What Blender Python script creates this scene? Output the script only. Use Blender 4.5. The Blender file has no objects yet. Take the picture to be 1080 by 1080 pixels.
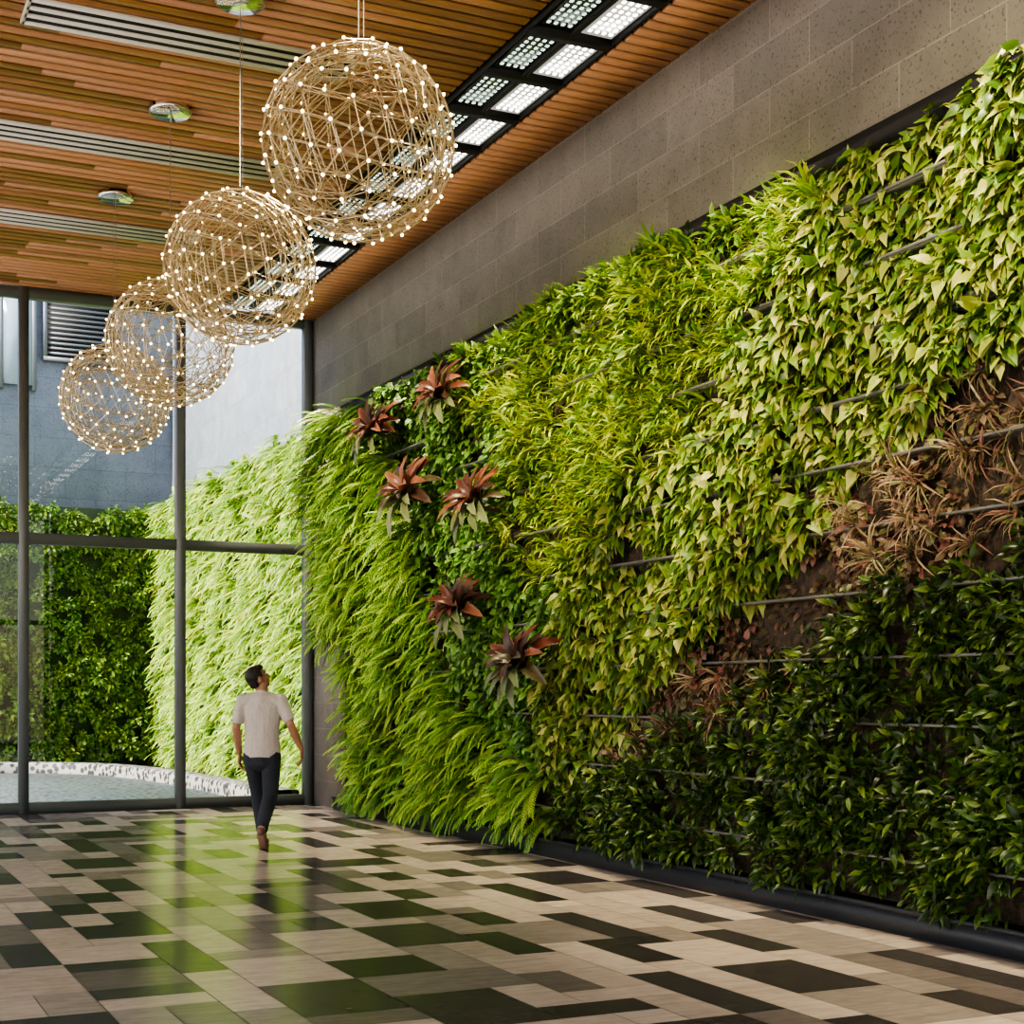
import bpy, math, random
import numpy as np
from mathutils import Vector, Matrix
random.seed(7); rng=np.random.default_rng(11)
scene=bpy.context.scene
F=1570.0; HZ=730.0; YAW=math.atan(750/1570); SN=math.sin(YAW); CS=math.cos(YAW); H=1.5
CEIL=6.5; WX=6.2; WY=19.2

# ---------------------------------------------------------------- helpers
def link(o,parent=None):
    scene.collection.objects.link(o)
    if parent is not None: o.parent=parent
    return o
def empty(name,loc=(0,0,0),rotz=0):
    e=bpy.data.objects.new(name,None); e.location=loc; e.rotation_euler=(0,0,rotz); e.empty_display_size=.2
    return link(e)
def np_mesh(name,V,Q,mat=None,col=None,parent=None,smooth=False,matidx=None,mats=None):
    V=np.asarray(V,dtype=np.float32).reshape(-1,3); Q=np.asarray(Q,dtype=np.int32)
    me=bpy.data.meshes.new(name)
    k=Q.shape[1]
    me.vertices.add(len(V)); me.vertices.foreach_set('co',V.ravel())
    me.loops.add(Q.size); me.loops.foreach_set('vertex_index',Q.ravel())
    me.polygons.add(len(Q)); me.polygons.foreach_set('loop_start',np.arange(0,Q.size,k,dtype=np.int32))
    try: me.polygons.foreach_set('loop_total',np.full(len(Q),k,dtype=np.int32))
    except Exception: pass
    if mats:
        for m in mats: me.materials.append(m)
    elif mat: me.materials.append(mat)
    if matidx is not None: me.polygons.foreach_set('material_index',np.asarray(matidx,dtype=np.int32))
    me.update(calc_edges=True)
    if smooth: me.polygons.foreach_set('use_smooth',np.ones(len(Q),dtype=bool))
    if col is not None:
        a=me.color_attributes.new('Col','FLOAT_COLOR','POINT')
        c=np.ones((len(V),4),dtype=np.float32); c[:,:3]=col; a.data.foreach_set('color',c.ravel())
    o=bpy.data.objects.new(name,me); return link(o,parent)
BOXF=np.array([[0,3,2,1],[4,5,6,7],[0,1,5,4],[1,2,6,5],[2,3,7,6],[3,0,4,7]])
def boxv(a,b):
    x0,y0,z0=a;x1,y1,z1=b
    return np.array([[x0,y0,z0],[x1,y0,z0],[x1,y1,z0],[x0,y1,z0],[x0,y0,z1],[x1,y0,z1],[x1,y1,z1],[x0,y1,z1]],dtype=float)
def boxes(name,lst,mat=None,parent=None,cols=None,mats=None,midx=None,bevel=0):
    V=[];Q=[];C=[];M=[]
    for i,(a,b) in enumerate(lst):
        V.append(boxv(a,b)); Q.append(BOXF+8*i)
        if cols is not None: C.append(np.tile(cols[i],(8,1)))
        if midx is not None: M+= [midx[i]]*6
    o=np_mesh(name,np.vstack(V),np.vstack(Q),mat,np.vstack(C) if cols is not None else None,parent,matidx=M if midx is not None else None,mats=mats)
    if bevel:
        m=o.modifiers.new('b','BEVEL'); m.width=bevel; m.segments=2
    return o

def mat(name,color=(.5,.5,.5),rough=.5,metal=0,emis=None,estr=0,spec=None):
    m=bpy.data.materials.new(name); m.use_nodes=True
    p=m.node_tree.nodes['Principled BSDF']
    p.inputs['Base Color'].default_value=(*color,1); p.inputs['Roughness'].default_value=rough; p.inputs['Metallic'].default_value=metal
    if spec is not None: p.inputs['Specular IOR Level'].default_value=spec
    if emis: p.inputs['Emission Color'].default_value=(*emis,1); p.inputs['Emission Strength'].default_value=estr
    return m
class NT:
    def __init__(s,m): s.nt=m.node_tree; s.n=s.nt.nodes; s.l=s.nt.links; s.p=s.n.get('Principled BSDF'); s.out=s.n['Material Output']
    def new(s,t,**k):
        n=s.n.new(t)
        for a,b in k.items():
            if hasattr(n,a): setattr(n,a,b)
        return n
    def link(s,a,b): s.l.new(a,b)
def ramp(t,fac,stops):
    r=t.new('ShaderNodeValToRGB'); t.link(fac,r.inputs[0]); e=r.color_ramp.elements
    while len(e)<len(stops): e.new(.5)
    for i,(p,c) in enumerate(stops): e[i].position=p; e[i].color=(*c,1)
    return r.outputs[0]
def coords(t,scale=(1,1,1),rot=(0,0,0)):
    tc=t.new('ShaderNodeTexCoord'); mp=t.new('ShaderNodeMapping'); mp.inputs['Scale'].default_value=scale; mp.inputs['Rotation'].default_value=rot
    t.link(tc.outputs['Object'],mp.inputs['Vector']); return mp.outputs[0]
def noise(t,vec,scale,detail=4,rough=.5):
    n=t.new('ShaderNodeTexNoise'); n.inputs['Scale'].default_value=scale; n.inputs['Detail'].default_value=detail; n.inputs['Roughness'].default_value=rough
    t.link(vec,n.inputs['Vector']); return n.outputs['Fac']
def mix(t,a,b,fac,mode='MIX'):
    m=t.new('ShaderNodeMix'); m.data_type='RGBA'; m.blend_type=mode
    for s,v in ((m.inputs[0],fac),(m.inputs[6],a),(m.inputs[7],b)):
        if hasattr(v,'is_output'): t.link(v,s)
        elif isinstance(v,(int,float)): s.default_value=v
        else: s.default_value=(*v,1)
    return m.outputs[2]
def bump(t,h,strength=.3,dist=.02):
    b=t.new('ShaderNodeBump'); b.inputs['Strength'].default_value=strength; b.inputs['Distance'].default_value=dist
    t.link(h,b.inputs['Height']); t.link(b.outputs[0],t.p.inputs['Normal'])

def leaf_mat(name,rough=.45,trans=.3,spec=.4):
    m=mat(name,rough=rough,spec=spec); t=NT(m)
    a=t.new('ShaderNodeAttribute'); a.attribute_name='Col'
    t.link(a.outputs['Color'],t.p.inputs['Base Color'])
    tr=t.new('ShaderNodeBsdfTranslucent'); t.link(mix(t,a.outputs['Color'],(1,1,.3),.25,'MULTIPLY'),tr.inputs[0])
    mx=t.new('ShaderNodeMixShader'); mx.inputs[0].default_value=trans
    t.link(t.p.outputs[0],mx.inputs[1]); t.link(tr.outputs[0],mx.inputs[2]); t.link(mx.outputs[0],t.out.inputs[0])
    return m
M_leaf=leaf_mat('leaf_foliage',.42,.25,.4); M_leafg=leaf_mat('leaf_glossy',.34,.15,.4)

def stone_mat(name,c1,c2,mort,bw,bh,axis='YZ',pit=True,rough=.6):
    m=mat(name,rough=rough); t=NT(m)
    tc=t.new('ShaderNodeTexCoord'); sx=t.new('ShaderNodeSeparateXYZ'); cb=t.new('ShaderNodeCombineXYZ')
    t.link(tc.outputs['Object'],sx.inputs[0])
    t.link(sx.outputs['XYZ'.index(axis[0])],cb.inputs[0]); t.link(sx.outputs['XYZ'.index(axis[1])],cb.inputs[1])
    br=t.new('ShaderNodeTexBrick'); t.link(cb.outputs[0],br.inputs['Vector'])
    br.inputs['Scale'].default_value=1; br.inputs['Brick Width'].default_value=bw; br.inputs['Row Height'].default_value=bh
    br.inputs['Mortar Size'].default_value=.005; br.inputs['Color1'].default_value=(*c1,1); br.inputs['Color2'].default_value=(*c2,1); br.inputs['Mortar'].default_value=(*mort,1)
    n=noise(t,tc.outputs['Object'],3,6,.6)
    col=mix(t,br.outputs[0],ramp(t,n,[(.3,(.82,.82,.82)),(.7,(1.12,1.1,1.08))]),1,'MULTIPLY')
    if pit:
        v=noise(t,tc.outputs['Object'],46,2,.5)
        f=ramp(t,v,[(.60,(1,1,1)),(.66,(.5,.5,.5))])
        col=mix(t,col,f,1,'MULTIPLY')
    t.link(col,t.p.inputs['Base Color'])
    bump(t,br.outputs['Fac'],-.2,.01)
    return m
M_stone=stone_mat('basalt_tile',(.235,.22,.205),(.18,.17,.16),(.30,.28,.26),.92,.34)
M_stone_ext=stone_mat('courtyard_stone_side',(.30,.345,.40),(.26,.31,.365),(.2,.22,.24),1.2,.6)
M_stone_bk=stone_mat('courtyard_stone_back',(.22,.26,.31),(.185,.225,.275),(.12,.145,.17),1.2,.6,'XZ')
M_black=mat('black_steel',(.012,.012,.014),.5,.0,spec=.3)
M_trough=mat('planter_trough_steel',(.022,.026,.034),.4,.0,spec=.4)
M_frame=mat('window_frame_metal',(.16,.185,.20),.45,.2)
M_plaster=mat('plaster',(.62,.56,.47),.8)
def glass_mat():
    m=mat('pane_glass'); t=NT(m)
    tr=t.new('ShaderNodeBsdfTransparent'); tr.inputs[0].default_value=(.95,.97,.97,1)
    g=t.new('ShaderNodeBsdfGlossy'); g.inputs['Roughness'].default_value=.01
    lw=t.new('ShaderNodeFresnel'); lw.inputs[0].default_value=1.45
    mx=t.new('ShaderNodeMixShader'); t.link(lw.outputs[0],mx.inputs[0]); t.link(tr.outputs[0],mx.inputs[1]); t.link(g.outputs[0],mx.inputs[2]); t.link(mx.outputs[0],t.out.inputs[0])
    return m
M_glass=glass_mat()

# ---------------------------------------------------------------- floor
def build_floor():
    m=mat('floor_tile',rough=.2,spec=.5); t=NT(m); t.p.inputs['IOR'].default_value=1.15
    a=t.new('ShaderNodeAttribute'); a.attribute_name='Col'
    v=coords(t,(1.2,9,1)); v2=coords(t,(1,1,1))
    n=noise(t,v,2.2,8,.65); n2=noise(t,v2,9,6,.6)
    c=mix(t,a.outputs['Color'],ramp(t,n,[(.3,(.70,.68,.66)),(.55,(1,1,1)),(.75,(1.1,1.08,1.06))]),.85,'MULTIPLY')
    c=mix(t,c,ramp(t,n2,[(.35,(.84,.83,.82)),(.6,(1,1,1))]),.7,'MULTIPLY')
    t.link(c,t.p.inputs['Base Color'])
    t.link(ramp(t,n2,[(.3,(.13,.13,.13)),(.7,(.25,.25,.25))]),t.p.inputs['Roughness'])
    mg=mat('floor_grout',(.12,.115,.11),.6)
    u=.265; x0=-4.0; y0=-4.0; nx=int((6.4+4)/u)+1; ny=int((19.3+4)/u)
    occ=-np.ones((nx,ny),int); tiles=[]
    sizes=[(1,2),(2,1),(2,2),(1,3),(1,4),(3,1),(2,3),(1,1),(3,2)]; wts=[3.4,3.2,2.6,2.2,1.3,1.6,1.4,.4,1.2]
    kinds=[]
    pal={'d':[(.050,.046,.047),(.062,.057,.057),(.08,.073,.07)],'c':[(.73,.62,.52),(.67,.57,.48),(.79,.68,.57)],'g':[(.33,.29,.26),(.43,.375,.33),(.24,.21,.19)]}
    for j in range(ny):
        for i in range(nx):
            if occ[i,j]>=0: continue
            for s in random.choices(sizes,wts,k=14)+[(1,1)]:
                if i+s[0]<=nx and j+s[1]<=ny and (occ[i:i+s[0],j:j+s[1]]<0).all(): break
            nb=[]
            for a2 in range(max(0,i),min(nx,i+s[0])):
                for b2 in (j-1,j+s[1]):
                    if 0<=b2<ny and occ[a2,b2]>=0: nb.append(kinds[occ[a2,b2]])
            for b2 in range(j,j+s[1]):
                for a2 in (i-1,i+s[0]):
                    if 0<=a2<nx and occ[a2,b2]>=0: nb.append(kinds[occ[a2,b2]])
            nd=nb.count('d'); nc=nb.count('c')
            w={'d':1.1 if nd==0 else (.12 if nd==1 else .01),'c':.6/(1+.6*nc),'g':.30}
            k=random.choices(list(w),list(w.values()))[0]
            occ[i:i+s[0],j:j+s[1]]=len(tiles); tiles.append((i,j,s)); kinds.append(k)
    V=[];Q=[];C=[];M=[]
    g=.0025
    for n_,((i,j,s),k) in enumerate(zip(tiles,kinds)):
        xa=x0+i*u+g; xb=min(x0+(i+s[0])*u-g,6.5); ya=y0+j*u+g; yb=y0+(j+s[1])*u-g
        V+=[[xa,ya,0],[xb,ya,0],[xb,yb,0],[xa,yb,0]]; Q.append([4*n_,4*n_+1,4*n_+2,4*n_+3])
        c=np.array(random.choice(pal[k]))*random.uniform(.9,1.1); C+=[c]*4; M.append(0)
    b=len(V); bv=boxv((-4,-4,-.2),(6.5,19.35,-.003)); V+=bv.tolist(); C+=[(.1,.1,.1)]*8
    for f in BOXF: Q.append((f+b).tolist()); M.append(1)
    np_mesh('floor',V,Q,None,np.array(C),matidx=M,mats=[m,mg])
build_floor()

# ---------------------------------------------------------------- ceiling
def build_ceiling():
    m=mat('cedar_slat',rough=.42); t=NT(m)
    a=t.new('ShaderNodeAttribute'); a.attribute_name='Col'
    n=noise(t,coords(t,(1.5,30,10)),2.5,6,.6)
    c=mix(t,a.outputs['Color'],ramp(t,n,[(.3,(.78,.72,.68)),(.6,(1,1,1)),(.8,(1.12,1.1,1.08))]),.8,'MULTIPLY')
    t.link(c,t.p.inputs['Base Color'])
    md=mat('ceiling_void',(.006,.005,.004),.9)
    L=[];C=[];M=[]
    p=.138; gap=.042
    base=np.array((.60,.29,.135))
    y=-4.0
    while y<WY-.02:
        yb=min(y+p-gap,WY-.03)
        x=-4.0-random.uniform(0,2); row=random.uniform(.82,1.12)
        while x<4.88:
            xb=min(4.9,x+random.choice([3.0,3.6,4.2]))
            L.append(((max(x,-4),y,CEIL),(xb-.003,yb,CEIL+.02))); C.append(base*random.uniform(.93,1.07)*row); M.append(0); x=xb
        L.append(((5.68,y,CEIL-.03),(6.2,yb,CEIL+.0))); C.append(base*random.uniform(.95,1.2)); M.append(0)
        y+=p
    for a_,b_ in [((-4,-4,CEIL+.045),(4.9,WY,CEIL+.08)),((5.68,-4,CEIL+.02),(6.2,WY,CEIL+.06)),((-4.2,-4.2,7.1),(7,19.35,7.3)),
                  ((4.86,-4,CEIL+.04),(4.9,WY,7.1)),((5.68,-4,CEIL+.04),(5.72,WY,7.1))]:
        L.append((a_,b_)); C.append((.02,.02,.02)); M.append(1)
    boxes('ceiling',L,cols=C,mats=[m,md],midx=M)
build_ceiling()
M_white=mat('vent_white',(.85,.83,.78),.5); M_dark=mat('slot_dark',(.012,.01,.01),.8)
for i,(xa,xb,yc) in enumerate([(1.5,3.95,11.35),(1.2,4.15,13.85),(1.2,3.9,16.35),(1.5,4,8.85),(1.5,4,6.3)]):
    e=empty('ceiling_air_vent',(0,0,0))
    L=[((xa,yc-.2,CEIL-.012),(xb,yc+.2,CEIL-.004))]; mi=[1]
    for k in range(4):
        yy=yc-.2+k*.4/3.0-.02
        L.append(((xa-.02,yy,CEIL-.026),(xb+.02,yy+.045,CEIL-.001))); mi.append(0)
    for xx in (xa-.03,xb): L.append(((xx,yc-.22,CEIL-.026),(xx+.03,yc+.22,CEIL-.001))); mi.append(0)
    boxes('grille',L,parent=e,mats=[M_white,M_dark],midx=mi)

# grow-light fixtures in ceiling slot
M_led=mat('led_dot',(1,1,1),.5,emis=(1,.95,.85),estr=10)
M_refl=mat('glass_reflection_dot',(1,1,1),.5,emis=(.78,1,.82),estr=1.3)  # faint green glow stands in for reflections in the perforated glass panel
M_pan=mat('fixture_panel',(.07,.085,.08),.25,.4); M_pan2=mat('fixture_lens',(.3,.3,.28),.3,emis=(1,.95,.85),estr=.3)
def spot(name,loc,d,energy,size,blend,par,col=(1,.86,.62),rad=.06):
    ld=bpy.data.lights.new(name,'SPOT'); ld.energy=energy; ld.spot_size=math.radians(size); ld.spot_blend=blend; ld.shadow_soft_size=rad; ld.color=col
    o=bpy.data.objects.new(name,ld); o.location=loc; o.rotation_euler=Vector(d).to_track_quat('-Z','Y').to_euler(); link(o,par)
def growlights():
    e=empty('linear_grow_light_track')
    L=[];mi=[]
    for xx in (4.94,5.27,5.30,5.64): L.append(((xx-.012,-3.5,CEIL-.02),(xx+.012,WY-.25,CEIL+.07))); mi.append(0)
    y=-3.0
    while y<18.6:
        L.append(((4.95,y-.12,CEIL-.03),(5.63,y-.0,CEIL+.06))); mi.append(0)
        L.append(((4.99,y+.03,CEIL+.0),(5.24,y+.66,CEIL+.03))); mi.append(1)
        L.append(((5.34,y+.03,CEIL+.0),(5.60,y+.66,CEIL+.03))); mi.append(4)
        for a in range(4):
            for b in range(8):
                for (xs,mm) in ((5.0,3),(5.35,2)):
                    cx=xs+.03+a*.06; cy=y+.08+b*.073
                    L.append(((cx-.012,cy-.016,CEIL-.006),(cx+.012,cy+.016,CEIL+.001))); mi.append(mm)
        y+=.82
    boxes('fixture_frame_and_lamps',L,parent=e,mats=[M_black,M_pan,M_led,M_refl,M_pan2],midx=mi)
    y=1.5;k=0
    while y<18.6:
        spot('lamp_%d'%k,(5.3,y,CEIL-.08),(.22,0,-1),520,60,.6,e,(1,.82,.52)); y+=2.4;k+=1
growlights()
def added_spots():  # spots added out of view to brighten the green wall
    e=empty('added_wall_spots')
    L=[]
    for k,(y,ty,tz,en) in enumerate(((3.0,6.8,4.2,2400),(6.0,9.8,3.9,2900),(9.0,12.6,3.6,2600),(12.5,15.2,3.1,1400),(15.5,17.2,2.6,600))):
        for a in range(12):
            x=2*math.pi*a/12; cx=1.2+.1*math.cos(x); cy=y+.1*math.sin(x)
            L.append(((cx-.03,cy-.03,CEIL-.03),(cx+.03,cy+.03,CEIL-.002)))
        spot('lamp_%d'%k,(1.2,y,CEIL-.06),(5.0,ty-y,tz-CEIL),en,31,.9,e,(1,.84,.54),.05)
    boxes('added_spot_rings',L,M_white,e)  # rings dressing the added spots
added_spots()

# ---------------------------------------------------------------- walls
boxes('wall_right',[((6.2,-4,5.15),(7,WY+.15,7.1)),((6.45,-4,0),(7,18.1,5.15)),((6.2,18.1,0),(7,WY+.15,5.15))],M_stone)
boxes('trim_1',[((6.23,-4,5.0),(6.45,18.1,5.15))],M_black)
boxes('trim_2',[((6.12,-4,0),(6.45,18.1,.14)),((6.10,-4,.14),(6.14,18.1,.17))],M_trough)
boxes('wall_rear',[((-4.2,-4.2,0),(7,-4,.0+.02)),((-4.2,-4.2,6.5),(7,-4,7.1))],M_plaster)
def window(name,xs,zs,plane,axis,fw=.055,depth=.07):
    e=empty(name); L=[]
    for x in xs:
        L.append(((x-fw,plane-depth,zs[0]),(x+fw,plane+depth,zs[-1])) if axis=='x' else ((plane-depth,x-fw,zs[0]),(plane+depth,x+fw,zs[-1])))
    for i,z in enumerate(zs):
        h=fw*1.15
        za,zb=(z,z+2*h) if i==0 else ((z-2*h,z) if i==len(zs)-1 else (z-h,z+h))
        L.append(((xs[0],plane-depth*.95,za),(xs[-1],plane+depth*.95,zb)) if axis=='x' else ((plane-depth*.95,xs[0],za),(plane+depth*.95,xs[-1],zb)))
    boxes('frame',L,M_frame,e)
    if axis=='x': V=[[xs[0],plane,zs[0]],[xs[-1],plane,zs[0]],[xs[-1],plane,zs[-1]],[xs[0],plane,zs[-1]]]
    else: V=[[plane,xs[0],zs[0]],[plane,xs[-1],zs[0]],[plane,xs[-1],zs[-1]],[plane,xs[0],zs[-1]]]
    np_mesh('pane',V,[[0,1,2,3]],M_glass,parent=e)
window('window_1',[-3.9,-3.1,-1.25,.62,2.48,4.42,6.13],[0,3.40,6.5],WY,'x',.058)
window('window_2',[-3.9+1.9*i for i in range(13)],[0,3.4,6.5],-4.0,'y')
window('window_3',[-3.9+2.0*i for i in range(6)],[0,3.4,6.5],-4.1,'x')
boxes('wall_left',[((-4.2,-4,6.5),(-3.9,19.3,7.1))],M_plaster)
boxes('added_sun_blocker',[((-12,-6,6.6),(-4.2,20,6.9))],M_plaster)  # unseen slab added to keep direct sun off the lobby floor

# ---------------------------------------------------------------- foliage
def norm(v): return v/np.maximum(np.linalg.norm(v,axis=-1,keepdims=True),1e-9)
def ribbon(st,fold=.3):
    V=[];Q=[];S=[]
    for i,(xm,xs,w,z) in enumerate(st):
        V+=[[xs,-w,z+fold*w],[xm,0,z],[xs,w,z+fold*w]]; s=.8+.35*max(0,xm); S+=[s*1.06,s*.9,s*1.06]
        if i:
            a=3*(i-1);b=3*i; Q+=[[a,b,b+1,a+1],[a+1,b+1,b+2,a+2]]
    return np.array(V,float),np.array(Q),np.array(S)
T_arrow=ribbon([(.02,-.16,.16,.0),(.12,.06,.36,.02),(.38,.36,.30,.0),(.7,.68,.14,-.10),(1,1,.004,-.26)],.25)
T_lance=ribbon([(0,0,.02,0),(.25,.25,.17,.03),(.6,.6,.15,-.02),(1,1,.004,-.18)],.35)
T_round=ribbon([(0,0,.05,0),(.25,.2,.30,.03),(.7,.65,.27,-.02),(1,1,.01,-.14)],.2)
T_strap=ribbon([(0,0,.03,0),(.35,.35,.055,.08),(.7,.7,.045,.04),(1,1,.003,-.18)],.3)
def fern_t(k=15):
    V=[];Q=[];S=[]
    def cur(s): return s*(1-.12*s), -.48*s*s+.14*s
    for i in range(k):
        s=.06+.92*i/k; w=.13*math.sin(math.pi*min(1,(s*.9+.13)))**.7*(1.05-.55*s)+.01
        x,z=cur(s); x2,z2=cur(s+.045); xt,zt=cur(min(1.05,s+.09))
        for sd in (-1,1):
            b=len(V); V+=[[x,0,z],[xt-.012,sd*w,zt-.03],[xt+.008,sd*w*.96,zt-.03],[x2,0,z2]]
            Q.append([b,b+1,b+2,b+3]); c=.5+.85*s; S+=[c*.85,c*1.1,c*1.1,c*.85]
    return np.array(V,float),np.array(Q),np.array(S)
T_fern=fern_t()
class Acc:
    def __init__(s): s.V=[];s.Q=[];s.C=[];s.n=0
    def add(s,tpl,base,T,N,L,W,col):
        v,q,sh=tpl; T=norm(T); N=norm(N-T*np.sum(N*T,axis=1,keepdims=True)); B=np.cross(N,T)
        P=base[:,None,:]+T[:,None,:]*(v[None,:,0:1]*L[:,None,None])+B[:,None,:]*(v[None,:,1:2]*W[:,None,None])+N[:,None,:]*(v[None,:,2:3]*L[:,None,None])
        n=len(base);k=len(v)
        P[:,:,2]=np.maximum(P[:,:,2],.03)
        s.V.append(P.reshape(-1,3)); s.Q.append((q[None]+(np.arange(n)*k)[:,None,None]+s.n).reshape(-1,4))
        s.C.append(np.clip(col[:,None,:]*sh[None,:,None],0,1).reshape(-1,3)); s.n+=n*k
    def build(s,name,m,parent):
        if s.V: return np_mesh(name,np.vstack(s.V),np.vstack(s.Q),m,np.vstack(s.C),parent)
def inpoly(px,py,poly):
    r=np.zeros(px.shape,bool); j=len(poly)-1
    for i in range(len(poly)):
        xi,yi=poly[i];xj,yj=poly[j]
        c=((yi>py)!=(yj>py))&(px<(xj-xi)*(py-yi)/((yj-yi) if yj!=yi else 1e-9)+xi); r^=c; j=i
    return r
# planting plan of the wall, surveyed from the photograph on the wall plane
def proj(Y,Z,X=6.1):
    d=X*SN+Y*CS; r=(X*CS-Y*SN)/d
    return 540+F*r, HZ-F*(Z-H)/d
PA=[(280,370),(392,398),(398,450),(430,520),(450,570),(447,610),(465,660),(490,740),(550,790),(575,830),(572,920),(300,920),(280,640)]
PD=[(3000,-900),(1080,30),(960,95),(905,130),(860,210),(830,300),(760,400),(710,470),(640,545),(590,620),(565,700),(560,800),(600,830),(640,785),(690,710),(780,635),(855,570),(960,450),(1080,345),(3000,-100)]
PE=[(3000,-300),(1090,340),(985,405),(900,500),(850,562),(780,628),(695,705),(635,778),(600,835),(690,790),(770,745),(860,675),(970,600),(1080,545),(3000,420)]
PF=[(3000,400),(1080,530),(960,590),(830,672),(745,742),(650,800),(580,838),(565,920),(1080,1060),(3000,2500)]
PC=[(470,430),(600,335),(740,262),(880,165),(905,130),(870,230),(830,300),(760,400),(710,470),(640,545),(590,620),(540,600),(520,560),(545,470)]
def jit(n,s): return rng.normal(0,s,(n,3))
def lump(Y,Z): return .055*np.sin(Y*3.1+Z*1.7)+.045*np.sin(Z*4.3-Y*1.3+1)+.035*np.sin(Y*9+2)*np.sin(Z*8)
SPECIES={ # leaves/cluster, radius, template, length, width/len, palette, droop
 'fern':(4,.06,T_fern,.50,1.0,[(.18,.38,.03),(.26,.46,.04),(.38,.56,.06),(.11,.26,.02)],.5),
 'arrow':(17,.12,T_arrow,.11,.95,[(.14,.26,.025),(.21,.34,.035),(.34,.42,.07),(.07,.15,.018),(.46,.49,.13)],.65),
 'lime':(18,.06,T_strap,.19,1.25,[(.38,.50,.035),(.27,.42,.03),(.52,.58,.07),(.14,.28,.02)],.15),
 'mix':(20,.10,T_lance,.11,1.15,[(.10,.23,.02),(.17,.31,.03),(.26,.40,.04),(.06,.14,.015)],.4),
 'round':(17,.11,T_round,.10,1.0,[(.10,.24,.035),(.15,.32,.05),(.22,.40,.08),(.06,.16,.025)],.6),
 'dark':(26,.14,T_lance,.095,1.1,[(.025,.065,.008),(.04,.10,.012),(.07,.14,.018),(.02,.048,.008),(.15,.23,.03)],.25),
 'dry':(18,.03,T_strap,.20,.5,[(.36,.27,.15),(.27,.18,.10),(.46,.36,.22),(.26,.12,.09),(.20,.19,.08)],.1),
 'litter':(15,.08,T_round,.07,1.0,[(.22,.155,.095),(.27,.19,.12),(.14,.10,.065),(.24,.10,.08),(.16,.16,.06)],.5),
 'ivy':(20,.1,T_round,.11,1.0,[(.09,.26,.02),(.13,.33,.03),(.17,.38,.035),(.05,.16,.015)],.5)}
def place_wall(out,Ys,Zs,sp,wallX,outdir,along,L0=1.0,nl=1.0,tint=(1,1,1),sweep=1.0):
    n=len(Ys)
    if n==0: return
    P=SPECIES[sp]
    k=max(1,int(P[0]*nl)); N=n*k
    cY=np.repeat(Ys,k);cZ=np.repeat(Zs,k)
    dep=np.repeat(lump(Ys,Zs)+rng.normal(0,.03,n),k)
    A=np.array(along,float);O=np.array(outdir,float);U=np.array([0,0,1.])
    a=rng.uniform(0,2*np.pi,N); h=rng.uniform(0.05,1,N); rr=np.sqrt(1-h*h*.9)
    D=O*h[:,None]+A*(np.cos(a)*rr)[:,None]+U*(np.sin(a)*rr)[:,None]
    wx=np.array(wallX,float) if np.ndim(wallX)==1 else np.repeat(wallX,k,axis=0)
    base=wx+A*cY[:,None]+U*cZ[:,None]+O*(dep)[:,None]+D*(P[1]*rng.uniform(.5,1.1,N))[:,None]
    if sp=='fern':
        T=O*.5+A*.35*sweep+.5*D+jit(N,.18)-U*.25; Nn=U*1.0+O*.5+jit(N,.25)
    elif sp=='lime': T=D*.8+O*.3+U*.15+A*.3+jit(N,.15); Nn=U+O*.3+jit(N,.25)
    elif sp=='dry': T=D+O*.1-U*.15+jit(N,.2); Nn=O+U*.5+jit(N,.3)
    elif sp in('arrow','round','ivy','litter'):
        T=D*.65-U*P[6]+jit(N,.3)+O*.15; Nn=O*.85+U*.7+jit(N,.4)
    else: T=D*.9-U*P[6]*.4+O*.15+jit(N,.25); Nn=U*.7+O*.7+jit(N,.35)
    L=P[3]*L0*rng.uniform(.65,1.25,N); W=L*P[4]
    pal=np.array(P[5]); cc=pal[rng.integers(0,len(pal),N)]
    tone=np.repeat(rng.uniform(.7,1.2,n),k)*rng.uniform(.8,1.18,N)
    out.add(P[2],base,T,Nn,L,W,cc*tone[:,None]*np.array(tint))

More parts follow.
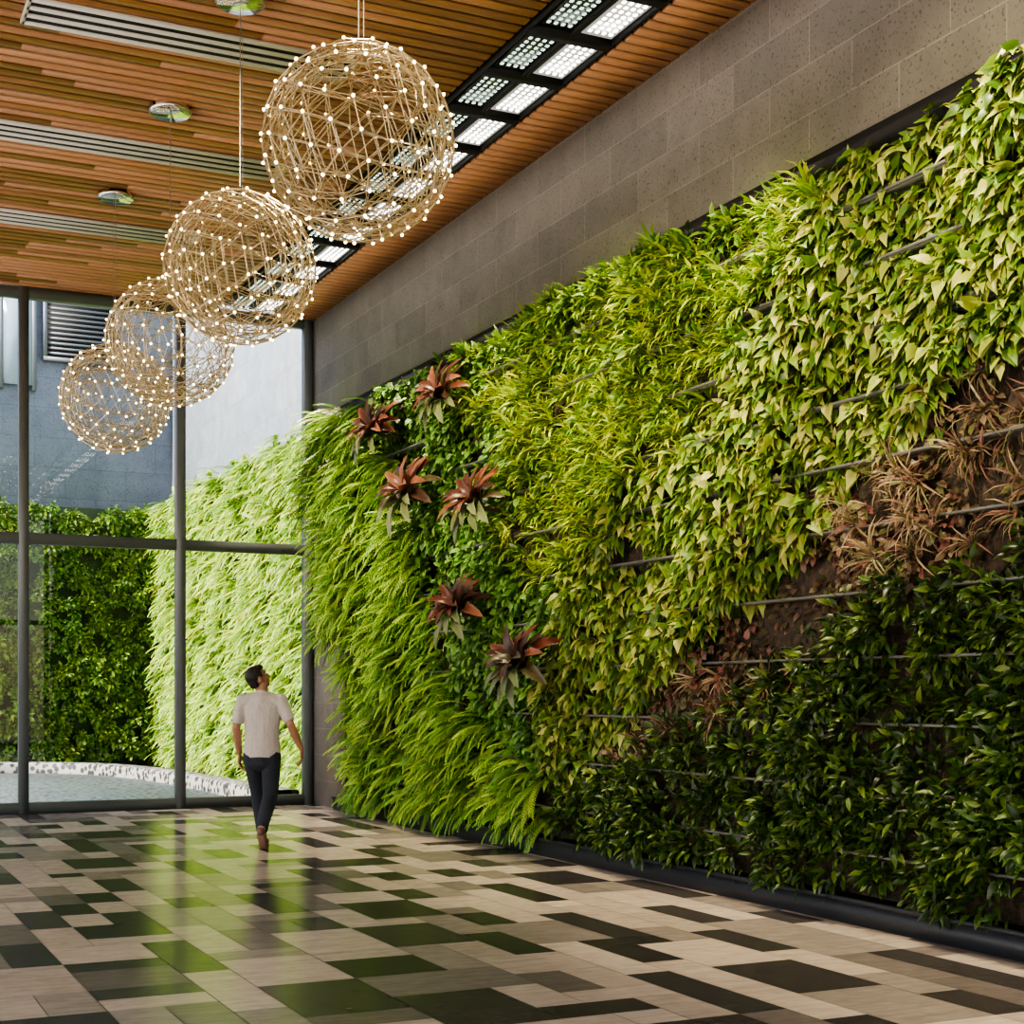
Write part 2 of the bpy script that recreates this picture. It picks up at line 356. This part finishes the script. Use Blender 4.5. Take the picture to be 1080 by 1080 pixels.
def living_wall():
    e=empty('living_wall')
    mb=mat('planter_substrate',rough=.95); t=NT(mb)
    c=coords(t); n=noise(t,c,14,6,.7); t.link(ramp(t,n,[(.3,(.018,.014,.010)),(.5,(.06,.043,.03)),(.7,(.15,.105,.07))]),t.p.inputs['Base Color']); bump(t,n,.8,.05)
    boxes('backing_panel',[((6.28,-4,.17),(6.45,18.1,4.98))],mb,e)
    L=[]
    mr=mat('planter_rail',(.2,.2,.19),.45,.4)
    z=.45
    while z<5:
        L.append(((6.15,-4,z),(6.29,18.05,z+.010))); L.append(((6.135,-4,z),(6.15,18.05,z+.018))); z+=.42
    boxes('planter_rails',L,mr,e)
    area=(18.6+3.5)*4.85
    acc={}
    def sample(dens):
        n=int(area*dens); Y=rng.uniform(-3.5,18.5,n); Z=rng.uniform(.24,5.0,n); keep=(Y>4.8)|(rng.uniform(0,1,n)<.35); Y=Y[keep];Z=Z[keep]; px,py=proj(Y,Z)
        px=px+rng.normal(0,5,len(px)); py=py+rng.normal(0,5,len(py))
        zone=np.full(len(Y),'B',dtype=object)
        for nm,pl in (('C',PC),('D',PD),('F',PF),('A',PA),('E',PE)): zone[inpoly(px,py,pl)]=nm
        return Y,Z,px,py,zone
    def put(key,sp,Y,Z,x=6.22,**k):
        acc.setdefault(key,Acc()); place_wall(acc[key],Y,Z,sp,np.stack([np.zeros(len(Y))+x,Y*0,Y*0],1),(-1,0,0),(0,1,0),**k)
    Y,Z,px,py,zn=sample(58)
    R=lambda: rng.uniform(0,1,len(Y))
    # planting is thinner just under every rail so the irrigation lines read through
    gapz=np.abs(((Z-.45)/.42)%1.0-.5)>.42
    thin=gapz&(R()<.55)&(zn!='A')
    Y=Y[~thin];Z=Z[~thin];px=px[~thin];py=py[~thin];zn=zn[~thin]
    lim=np.clip((Z-1.9)/1.2,0,1)*.85+17.5
    m=(zn=='A')&(Y<lim)&(R()<.9); Ya,Za=Y[m],Z[m]
    bul=np.clip((Za-1.6)/2,0,1)*np.clip((Ya-14.5)/2.5,0,1)
    put('fern_fronds','fern',Ya,Za,x=6.2-.12*bul,L0=.8+.2*np.repeat(bul,4))
    q=rng.uniform(0,1,len(Ya))<.5*bul
    put('fern_fronds','fern',Ya[q],Za[q],x=6.2)
    q=rng.uniform(0,1,len(Ya))<.35
    put('round_leaves','ivy',Ya[q],Za[q],x=6.22,L0=.8)
    m=zn=='D'; put('arrowhead_leaves','arrow',Y[m],Z[m]); m&=R()<.10; put('arrowhead_leaves','arrow',Y[m]+.06,Z[m]-.05,x=6.18)
    m=zn=='C'; put('lime_grass_leaves','lime',Y[m],Z[m])
    m=(zn=='F'); put('dark_shrub_leaves','dark',Y[m],Z[m],x=6.2)
    m=zn=='B'; q=(px<640)&(py>380)&m; put('round_leaves','round',Y[q],Z[q]); q2=m&~q; put('lance_leaves','mix',Y[q2],Z[q2]); 
    q3=q2&(R()<.4); put('lime_grass_leaves','lime',Y[q3],Z[q3],tint=(.7,.8,.8))
    q3=(zn=='C')&(R()<.3); put('lance_leaves','mix',Y[q3],Z[q3],x=6.2)
    m=zn=='E'; q=m&(R()<np.where(px>860,.26,.10)); put('dry_air_plants','dry',Y[q],Z[q],x=6.19)
    q=m&(R()<.95); put('dry_leaf_litter','litter',Y[q],Z[q],x=6.26)
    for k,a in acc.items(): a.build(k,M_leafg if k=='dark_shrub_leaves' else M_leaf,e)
living_wall()

M_leafst=mat('bromeliad_stem',(.1,.07,.03),.8)
def bromeliad(px,py,sc):
    X=5.93; r=(px-540)/F; d=X/(SN+CS*r); Y=d*(CS-SN*r); Z=H+(HZ-py)/F*d
    e=empty('bromeliad',(X,Y,Z)); acc=Acc(); 
    T_br=ribbon([(0,0,.05,0),(.2,.2,.085,.10),(.45,.45,.12,.16),(.75,.75,.11,.08),(.93,.93,.06,-.06),(1,1,.004,-.13)],.45)
    n=28; a=np.linspace(0,2*np.pi*3,n,endpoint=False)+rng.uniform(-.25,.25,n); tt=np.linspace(0,1,n)
    O=np.array([-.75,-.1,.55]); O/=np.linalg.norm(O); S1=np.cross(O,[0,1,0]); S1/=np.linalg.norm(S1); S2=np.cross(O,S1)
    R=(S1*np.cos(a)[:,None]+S2*np.sin(a)[:,None]); T=R*(1.1-.6*tt)[:,None]+O*(.2+.75*tt)[:,None]-np.array([0,0,.15])
    Nn=O-R*.3+np.zeros((n,3)); L=(.48-.12*tt)*sc*rng.uniform(.85,1.12,n); 
    pal=np.array([(.075,.025,.018),(.12,.035,.022),(.045,.022,.015),(.20,.075,.045),(.06,.05,.02)]); col=pal[rng.integers(0,5,n)]
    low=(R[:,2]<-.3)&(tt<.5); col[low]=np.array((.14,.17,.08))
    base=np.zeros((n,3))
    acc.add(T_br,base+np.array((0,0,3.)),T,Nn,L,L,col); acc.V[0]=acc.V[0]-np.array((0,0,3.))
    acc.build('rosette_leaves',M_leafg,e)
    boxes('stem',[((-.02,-.02,-.05),(.3,.02,-.01))],M_leafst,e)
for p in [(473,420,.95),(402,456,1.0),(438,524,1.1),(508,533,1.05),(490,645,1.0),(556,704,1.05)]: bromeliad(*p)

# ---------------------------------------------------------------- courtyard
def courtyard():
    mg=mat('courtyard_pebbles',rough=.8); t=NT(mg); c=coords(t); v=t.new('ShaderNodeTexVoronoi'); v.inputs['Scale'].default_value=12; t.link(c,v.inputs['Vector'])
    t.link(mix(t,ramp(t,v.outputs['Distance'],[(0,(.5,.6,.62)),(.5,(.34,.42,.45)),(.7,(.14,.17,.18))]),(1,1,1),.05),t.p.inputs['Base Color'])
    boxes('courtyard_ground',[((-20,19.36,-.2),(7.5,31.5,-.03))],mg)
    boxes('ground',[((-50,-40,-1.2),(60,70,-.8))],mat('outdoor_ground',(.35,.34,.3),.9))
    boxes('courtyard_wall_side',[((6.95,19.36,-.1),(7.6,31.5,14))],M_stone_ext)
    boxes('courtyard_wall_back',[((-20,30.9,-.1),(6.95,31.5,11.5))],M_stone_bk)
    L=[((4.4,30.86,8.2),(5.8,30.92,9.5))];mi=[1]
    for k in range(12): L.append(((4.45,30.80,8.26+k*.1),(5.75,30.87,8.30+k*.1))); mi.append(0)
    for a_,b_ in (((4.36,30.78,8.16),(4.44,30.9,9.54)),((5.76,30.78,8.16),(5.84,30.9,9.54)),((4.36,30.78,8.12),(5.84,30.9,8.2)),((4.36,30.78,9.5),(5.84,30.9,9.58))): L.append((a_,b_)); mi.append(0)
    boxes('wall_louvre',L,mats=[mat('louvre_metal',(.14,.16,.18),.5,.3),M_dark],midx=mi)
    boxes('upper_window_strip',[((3.6,30.8,7.6),(4.15,30.92,9.7)),((3.52,30.78,7.5),(3.6,30.9,9.8)),((4.15,30.78,7.5),(4.23,30.9,9.8))],mats=[mat('win_blue',(.3,.42,.5),.15),M_frame],midx=[0,1,1])
    mc=mat('mosaic_pebble',rough=.6); t=NT(mc); c=coords(t); v=t.new('ShaderNodeTexVoronoi'); v.inputs['Scale'].default_value=9; t.link(c,v.inputs['Vector'])
    t.link(ramp(t,v.outputs['Distance'],[(.42,(.025,.025,.025)),(.55,(.35,.34,.31))]),t.p.inputs['Base Color'])
    ctl=[(5.95,19.6),(5.85,21),(5.8,23.5),(5.6,26),(5.15,28),(4.3,29.2),(3,29.6),(0,29.7),(-6,29.7)]
    pts=[]
    for i in range(len(ctl)-1):
        p0=np.array(ctl[max(0,i-1)]);p1=np.array(ctl[i]);p2=np.array(ctl[i+1]);p3=np.array(ctl[min(len(ctl)-1,i+2)])
        for s in np.linspace(0,1,8,endpoint=False): pts.append(.5*((2*p1)+(-p0+p2)*s+(2*p0-5*p1+4*p2-p3)*s*s+(-p0+3*p1-3*p2+p3)*s**3))
    pts.append(np.array(ctl[-1],float)); pts=np.array(pts); tg=norm(np.gradient(pts,axis=0)); nn=np.stack([-tg[:,1],tg[:,0]],1)
    V=[];Q=[]
    for i,(p,n) in enumerate(zip(pts,nn)):
        for o,z in ((-.2,-.03),(-.2,.14),(-.17,.17),(.17,.17),(.2,.14),(.2,-.03)): V.append([*(p+n*o),z])
        if i:
            for k in range(5): a=6*(i-1)+k;b=6*i+k; Q.append([a,b,b+1,a+1])
    np_mesh('curved_curb',V,Q,mc)
    e=empty('courtyard_fern_wall'); e2=empty('courtyard_ivy_wall')
    mb=mat('ivy_backing',(.03,.06,.015),.9)
    boxes('backing_panel',[((6.7,19.4,0),(6.95,30.6,5.3))],mb,e)
    boxes('backing_panel_ivy',[((-12,30.7,0),(6.9,30.9,5.2))],mb,e2)
    a=Acc(); n=int(11.3*5.4*42); Y=rng.uniform(19.5,30.4,n); Z=rng.uniform(.15,5.35,n)
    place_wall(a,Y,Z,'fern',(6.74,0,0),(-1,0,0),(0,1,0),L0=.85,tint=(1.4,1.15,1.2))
    q=rng.uniform(0,1,n)<.4
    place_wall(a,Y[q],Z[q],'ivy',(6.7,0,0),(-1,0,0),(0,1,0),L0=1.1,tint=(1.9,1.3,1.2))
    a.build('side_fern_fronds',M_leaf,e)
    a=Acc(); n=int(14*5.3*34); Y=rng.uniform(-7,6.6,n); Z=rng.uniform(.15,5.2,n)
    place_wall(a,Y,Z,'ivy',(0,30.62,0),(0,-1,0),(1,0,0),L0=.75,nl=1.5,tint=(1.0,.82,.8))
    q=rng.uniform(0,1,n)<.4
    place_wall(a,Y[q],Z[q],'mix',(0,30.55,0),(0,-1,0),(1,0,0),L0=.95,tint=(1.1,1.0,.9))
    a.build('back_ivy_leaves',M_leaf,e2)
courtyard()

# ---------------------------------------------------------------- pendants
M_strut=mat('champagne_metal',(.74,.62,.43),.3,1); M_chrome=mat('chrome',(.8,.82,.8),.08,1)
M_lamp=mat('pendant_led',(1,1,1),.4,emis=(1,.74,.34),estr=12); M_cable=mat('cable',(.4,.38,.35),.5)
import bmesh
def ico(sub,rad,rot=(0,0,0)):
    bm=bmesh.new(); bmesh.ops.create_icosphere(bm,subdivisions=sub,radius=rad); R=Matrix.Rotation(rot[0],3,'X')@Matrix.Rotation(rot[1],3,'Y')@Matrix.Rotation(rot[2],3,'Z')
    V=np.array([(R@v.co)[:] for v in bm.verts]); E=np.array([[e.verts[0].index,e.verts[1].index] for e in bm.edges]); bm.free(); return V,E
def bars(A,B,wr,wt):
    t=norm(B-A); mid=norm((A+B)/2+1e-6); s=norm(np.cross(t,mid)); r=np.cross(s,t)
    V=np.stack([A-s*wt-r*wr,A+s*wt-r*wr,A+s*wt+r*wr,A-s*wt+r*wr,B-s*wt-r*wr,B+s*wt-r*wr,B+s*wt+r*wr,B-s*wt+r*wr],1)
    n=len(A); q=np.array([[0,1,5,4],[1,2,6,5],[2,3,7,6],[3,0,4,7]]); return V.reshape(-1,3),(q[None]+(np.arange(n)*8)[:,None,None]).reshape(-1,4)
def pendant(loc,idx):
    e=empty('sphere_pendant_light',loc,idx*.7)
    R=.545; V,E=ico(3,R,(.3,.2,0)); V2,E2=ico(3,R*.90,(.3,.2,0))
    VV=[];QQ=[];n=0
    # outer lattice, inner lattice and the cross-bracing between them
    for (A,B,w1,w2) in ((V[E[:,0]],V[E[:,1]],.004,.0019),(V2[E2[:,0]],V2[E2[:,1]],.0035,.0018),(V[E[::2,0]],V2[E[::2,1]],.0025,.0013)):
        v,f=bars(A,B,w1,w2)
        VV.append(v);QQ.append(f+n);n+=len(v)
    s=norm(np.cross(norm(V),[0.3,.4,.8])); v=np.stack([V-s*.003,V+s*.003,V2+s*.003,V2-s*.003],1).reshape(-1,3); f=np.arange(len(v)).reshape(-1,4)
    VV.append(v);QQ.append(f+n)
    np_mesh('geodesic_frame',np.vstack(VV),np.vstack(QQ),M_strut,parent=e)
    bm=bmesh.new(); bmesh.ops.create_icosphere(bm,subdivisions=1,radius=.0105); ov=np.array([v.co[:] for v in bm.verts]); of=np.array([[v.index for v in f.verts] for f in bm.faces]); bm.free()
    P=V*1.01
    np_mesh('led_bulbs',(P[:,None]+ov[None]).reshape(-1,3),(of[None]+(np.arange(len(P))*len(ov))[:,None,None]).reshape(-1,3),M_lamp,parent=e)
    top=CEIL-loc[2]
    def cyl(name,r,z0,z1,m,seg=40,bev=0):
        a=np.linspace(0,2*np.pi,seg,endpoint=False); rings=[(r*.9 if bev else r,z0),(r,z0+bev),(r,z1)]
        V=[];Q=[]
        for (rr,z) in rings: V+=[[rr*math.cos(x),rr*math.sin(x),z] for x in a]
        for k in range(2):
            for i in range(seg): j=(i+1)%seg; Q.append([k*seg+i,k*seg+j,(k+1)*seg+j,(k+1)*seg+i])
        b=len(V); V+=[[0,0,z0],[0,0,z1]]
        for i in range(0,seg,2): Q.append([b,(i+2)%seg,(i+1)%seg,i]); Q.append([b+1,2*seg+i,2*seg+(i+1)%seg,2*seg+(i+2)%seg])
        return np_mesh(name,V,Q,m,parent=e,smooth=False)
    cyl('ceiling_canopy',.18,top-.06,top,M_chrome,bev=.012)
    cyl('suspension_cable',.003,R*.98,top-.05,M_cable,seg=8)
    cyl('top_hub',.03,R-.02,R+.03,M_chrome,seg=16)
    cyl('power_cable',.002,R*.98,top-.05,M_cable,seg=8).location=(.03,0,0)
for i,(y,z) in enumerate([(7.98,4.61),(10.5,4.55),(12.75,4.49),(15.2,4.45)]): pendant((2.85,y,z),i)

# ---------------------------------------------------------------- man
def tube(P,Rd,seg=18,ref=(1,0,0)):
    P=[np.array(p,float) for p in P]; Rd=[(r,r) if np.isscalar(r) else r for r in Rd]
    rings=[]; n=len(P)
    for i in range(n):
        t=P[min(n-1,i+1)]-P[max(0,i-1)]; t/=np.linalg.norm(t)
        a=np.array(ref,float); a=a-t*a.dot(t)
        if np.linalg.norm(a)<.1: a=np.array((0,1,0.)); a=a-t*a.dot(t)
        a/=np.linalg.norm(a); b=np.cross(t,a); rings.append((P[i],t,a,b,Rd[i][0],Rd[i][1]))
    out=[]
    p,t,a,b,ra,rb=rings[0]; m=min(ra,rb)
    for k in (80,55,28): c=math.cos(math.radians(k)); s=math.sin(math.radians(k)); out.append((p-t*m*s,a,b,ra*c,rb*c))
    for (p,t,a,b,ra,rb) in rings: out.append((p,a,b,ra,rb))
    p,t,a,b,ra,rb=rings[-1]; m=min(ra,rb)
    for k in (28,55,80): c=math.cos(math.radians(k)); s=math.sin(math.radians(k)); out.append((p+t*m*s,a,b,ra*c,rb*c))
    V=[];Fc=[]
    for (p,a,b,ra,rb) in out:
        for j in range(seg): x=2*math.pi*j/seg; V.append(p+a*ra*math.cos(x)+b*rb*math.sin(x))
    for i in range(len(out)-1):
        for j in range(seg): k=(j+1)%seg; Fc.append([i*seg+j,i*seg+k,(i+1)*seg+k,(i+1)*seg+j])
    Fc.append(list(range(seg))[::-1]); Fc.append([(len(out)-1)*seg+j for j in range(seg)])
    return V,Fc
def ell(c,r,M3=None,seg=20):
    V=[];Fc=[];rings=12
    for i in range(1,rings):
        th=math.pi*i/rings
        for j in range(seg):
            x=2*math.pi*j/seg; v=np.array((r[0]*math.sin(th)*math.cos(x),r[1]*math.sin(th)*math.sin(x),-r[2]*math.cos(th)))
            V.append(v)
    for i in range(rings-2):
        for j in range(seg): k=(j+1)%seg; Fc.append([i*seg+j,i*seg+k,(i+1)*seg+k,(i+1)*seg+j])
    Fc.append(list(range(seg))[::-1]); Fc.append([(rings-2)*seg+j for j in range(seg)])
    V=[np.array(c)+(M3@v if M3 is not None else v) for v in V]; return V,Fc
def fuse(name,parts,m,parent,voxel=.006,smooth=4,xf=None):
    V=[];Fc=[]
    for v,f in parts:
        b=len(V); V+=[tuple(map(float,x)) for x in v]; Fc+=[[i+b for i in q] for q in f]
    me=bpy.data.meshes.new(name); me.from_pydata(V,[],Fc); me.materials.append(m); o=bpy.data.objects.new(name,me); link(o)
    if voxel:
        r=o.modifiers.new('r','REMESH'); r.mode='VOXEL'; r.voxel_size=voxel; r.use_smooth_shade=True
        s=o.modifiers.new('s','SMOOTH'); s.iterations=smooth; s.factor=.5
        dg=bpy.context.evaluated_depsgraph_get(); me2=bpy.data.meshes.new_from_object(o.evaluated_get(dg)); o.modifiers.clear(); o.data=me2
        if not me2.materials: me2.materials.append(m)
    if xf is not None: o.data.transform(xf)
    for p in o.data.polygons: p.use_smooth=True
    o.parent=parent; return o
def man():
    e=empty('walking_man',(4.0,13.95,0),math.radians(-27))
    skin=mat('skin',(.36,.19,.12),.5); t=NT(skin); t.p.inputs['Subsurface Weight'].default_value=.1
    shirt=mat('heather_tshirt',(.5,.47,.44),.9); t=NT(shirt); c=coords(t); n=noise(t,c,60,3); t.link(ramp(t,n,[(.35,(.50,.46,.44)),(.65,(.58,.54,.51))]),t.p.inputs['Base Color'])
    n2=noise(t,coords(t,(1,1,.5)),9,3); bump(t,n2,.7,.05)
    jean=mat('dark_jeans',(.02,.026,.04),.85); t=NT(jean); n2=noise(t,coords(t,(1,1,1.5)),10,3); bump(t,n2,.5,.03)
    shoe=mat('brown_leather_shoe',(.12,.055,.035),.45); sole=mat('shoe_sole',(.25,.16,.11),.7); hair=mat('black_hair',(.012,.01,.009),.6)
    J=dict(hR=(.09,0,.91),kR=(.075,.03,.50),aR=(.045,-.28,.20),hL=(-.09,0,.91),kL=(-.085,.21,.55),aL=(-.045,.29,.09),
           sR=(.185,-.005,1.425),eR=(.29,-.07,1.185),wR=(.375,.02,.96),sL=(-.185,-.005,1.425),eL=(-.24,-.045,1.16),wL=(-.23,.06,.91))
    J={k:np.array(v) for k,v in J.items()}
    L=lambda a,b,s:a*(1-s)+b*s
    body=[tube([(0,0,.86),(0,.0,.95),(0,0,1.08),(0,.005,1.22),(0,.0,1.36),(0,-.005,1.44)],[(.15,.10),(.155,.105),(.13,.09),(.15,.10),(.165,.10),(.12,.07)]),
          tube([(-.16,-.005,1.42),(0,-.01,1.45),(.16,-.005,1.42)],[.055,.06,.055],ref=(0,1,0)),
          tube([(0,-.01,1.43),(0,-.005,1.50),(.005,.005,1.58)],[.062,.055,.055])]
    for s in 'RL':
        h,k,a=J['h'+s],J['k'+s],J['a'+s]
        body.append(tube([h,L(h,k,.5),k,L(k,a,.3),L(k,a,.7),a],[.082,.07,.053,.055,.042,.036]))
        sh,el,w=J['s'+s],J['e'+s],J['w'+s]
        body.append(tube([sh,L(sh,el,.4),el,L(el,w,.3),L(el,w,.75),w],[.052,.047,.038,.042,.032,(.024,.03)]))
        sg=1 if s=='R' else -1
        dn=norm(np.array([sg*.05,.22,-.95])); fw=norm(np.array([0,1,.22])); inn=np.array([-sg,0,0.])
        w0=w; M=np.stack([inn,fw,-dn],1)
        body.append(ell(w0+dn*.055,(.016,.043,.058),M))
        for yo,ln in ((.032,.072),(.011,.082),(-.011,.076),(-.032,.060)):
            r0=w0+dn*.095+fw*yo*.95; j1=r0+dn*ln*.45+inn*.010+fw*yo*.10; j2=j1+dn*ln*.32+inn*.018; j3=j2+dn*ln*.2+inn*.022
            body.append(tube([w0+dn*.06+fw*yo*.8,r0,j1,j2,j3],[.009,.0092,.0085,.008,.007],seg=10))
        body.append(tube([w0+dn*.03+fw*.028,w0+dn*.06+fw*.055+inn*.012,w0+dn*.085+fw*.066+inn*.022,w0+dn*.108+fw*.068+inn*.028],[.014,.0115,.010,.008],seg=10))
    fuse('body',body,skin,e,.0045,3)
    hx=Matrix.Translation((-.005,.01,1.545))@Matrix.Rotation(math.radians(-58),4,'Z')@Matrix.Rotation(math.radians(25),4,'X')
    hp=[ell((0,-.008,.115),(.077,.097,.098)),ell((0,.028,.06),(.060,.068,.078)),ell((0,.055,.005),(.036,.036,.026)),ell((.0,.075,.135),(.052,.022,.02)),
        tube([(0,.088,.115),(0,.104,.088),(0,.116,.068)],[.009,.012,.014]),ell((.014,.104,.064),(.009,.010,.007)),ell((-.014,.104,.064),(.009,.010,.007)),
        ell((0,.092,.036),(.024,.010,.006)),ell((0,.090,.026),(.020,.011,.007)),ell((.038,.062,.075),(.022,.025,.02)),ell((-.038,.062,.075),(.022,.025,.02)),
        ell((.081,-.008,.088),(.010,.020,.032)),ell((-.081,-.008,.088),(.010,.020,.032)),tube([(0,-.012,-.03),(0,-.012,.05)],[.056,.054])]
    fuse('head',hp,skin,e,.004,2,hx)
    hr=[ell((0,-.016,.132),(.083,.101,.094)),ell((0,-.05,.075),(.066,.056,.07)),ell((0,.035,.185),(.060,.060,.034)),ell((.072,.012,.12),(.012,.02,.03)),ell((-.072,.012,.12),(.012,.02,.03))]
    ho=fuse('hair',hr,hair,e,.005,2)
    bm=bmesh.new(); bm.from_mesh(ho.data)
    dele=[v for v in bm.verts if (v.co.y>.035 and v.co.z<.165) or v.co.z<.025 or (v.co.y>.0 and v.co.z<.10)]
    bmesh.ops.delete(bm,geom=dele,context='VERTS'); bm.to_mesh(ho.data); bm.free(); ho.data.transform(hx)
    eyew=mat('eye_white',(.8,.78,.75),.2); iris=mat('iris',(.03,.015,.01),.2); lip=mat('lips',(.33,.13,.10),.5)
    for sg in (-1,1):
        fuse('eye_%d'%(sg+1),[ell((sg*.030,.077,.110),(.013,.012,.008))],eyew,e,0,0,hx)
        fuse('iris_%d'%(sg+1),[ell((sg*.030,.087,.110),(.005,.003,.005))],iris,e,0,0,hx)
        fuse('brow_%d'%(sg+1),[ell((sg*.031,.093,.130),(.019,.005,.004))],hair,e,0,0,hx)
    fuse('mouth',[ell((0,.100,.031),(.021,.005,.006))],lip,e,0,0,hx)
    sp=[tube([(0,0,.90),(0,0,.98),(0,0,1.10),(0,.005,1.24),(0,.0,1.36),(0,-.005,1.425)],[(.182,.13),(.176,.125),(.164,.117),(.178,.124),(.188,.12),(.15,.09)]),
        tube([(-.17,-.005,1.41),(0,-.01,1.445),(.17,-.005,1.41)],[.066,.07,.066],ref=(0,1,0)),tube([(0,-.01,1.45),(0,-.008,1.485)],[.068,.062])]
    for s in 'RL':
        sh,el=J['s'+s],J['e'+s]; sp.append(tube([sh,L(sh,el,.4),L(sh,el,.70)],[.064,.06,.06]))
    fuse('tshirt',sp,shirt,e,.007,5)
    tp=[tube([(0,0,.86),(0,0,.92),(0,0,1.0)],[(.168,.125),(.17,.125),(.155,.108)])]
    for s in 'RL':
        h,k,a=J['h'+s],J['k'+s],J['a'+s]; tp.append(tube([h+np.array((0,0,-.02)),L(h,k,.5),k,L(k,a,.45),L(k,a,.84)],[(.096,.105),(.088,.092),.074,.068,.06]))
    fuse('jeans',tp,jean,e,.007,5)
    def sh_(name,ank,heel,ball,toe,up):
        ank,heel,ball,toe,up=map(np.array,(ank,heel,ball,toe,up))
        o=[tube([heel+up*.035,L(heel,ball,.5)+up*.038,ball+up*.03,toe+up*.022],[(.036,.034),(.036,.036),(.045,.028),(.034,.018)]),tube([heel+up*.04+(ball-heel)*.1,L(heel+up*.04,ank,.75)],[.036,.040])]
        fuse(name,o,shoe,e,.005,3)
        fuse(name+'_sole',[tube([heel+up*.007,L(heel,ball,.5)+up*.007,ball+up*.007,toe+up*.007],[(.038,.008),(.035,.008),(.047,.008),(.036,.007)])],sole,e,0,0)
    sh_('shoe_left',J['aL'],(-.045,.25,.005),(-.055,.42,.003),(-.06,.50,.004),(0,0,1))
    sh_('shoe_right',J['aR'],(.045,-.31,.145),(.05,-.185,.014),(.055,-.125,.004),(0,.55,.83))
man()

# ---------------------------------------------------------------- light
w=bpy.data.worlds.new('World'); scene.world=w; w.use_nodes=True
nt=w.node_tree; bg=nt.nodes['Background']; sky=nt.nodes.new('ShaderNodeTexSky'); sky.sky_type='NISHITA'; sky.sun_disc=False; sky.sun_elevation=math.radians(45); sky.sun_rotation=math.radians(-100)
mx=nt.nodes.new('ShaderNodeMix'); mx.data_type='RGBA'; mx.blend_type='MULTIPLY'; mx.inputs[0].default_value=1; mx.inputs[7].default_value=(1.16,.93,.80,1)
nt.links.new(sky.outputs[0],mx.inputs[6]); nt.links.new(mx.outputs[2],bg.inputs[0]); bg.inputs[1].default_value=.5
sd=bpy.data.lights.new('sun','SUN'); sd.energy=10; sd.angle=math.radians(.6); sd.color=(1,.94,.84)
so=bpy.data.objects.new('sun',sd); so.rotation_euler=Vector((.72,.03,-.62)).to_track_quat('-Z','Y').to_euler(); so.location=(-10,25,20); link(so)

cam=bpy.data.cameras.new('camera'); co=bpy.data.objects.new('camera',cam); link(co)
co.location=(0,0,H); co.rotation_euler=(math.radians(90),0,-YAW); cam.sensor_width=36; cam.lens=F/1080*36; cam.shift_y=(HZ-540)/1080; cam.clip_end=300
scene.camera=co
scene.view_settings.look='AgX - Medium High Contrast'
scene.view_settings.exposure=0.5
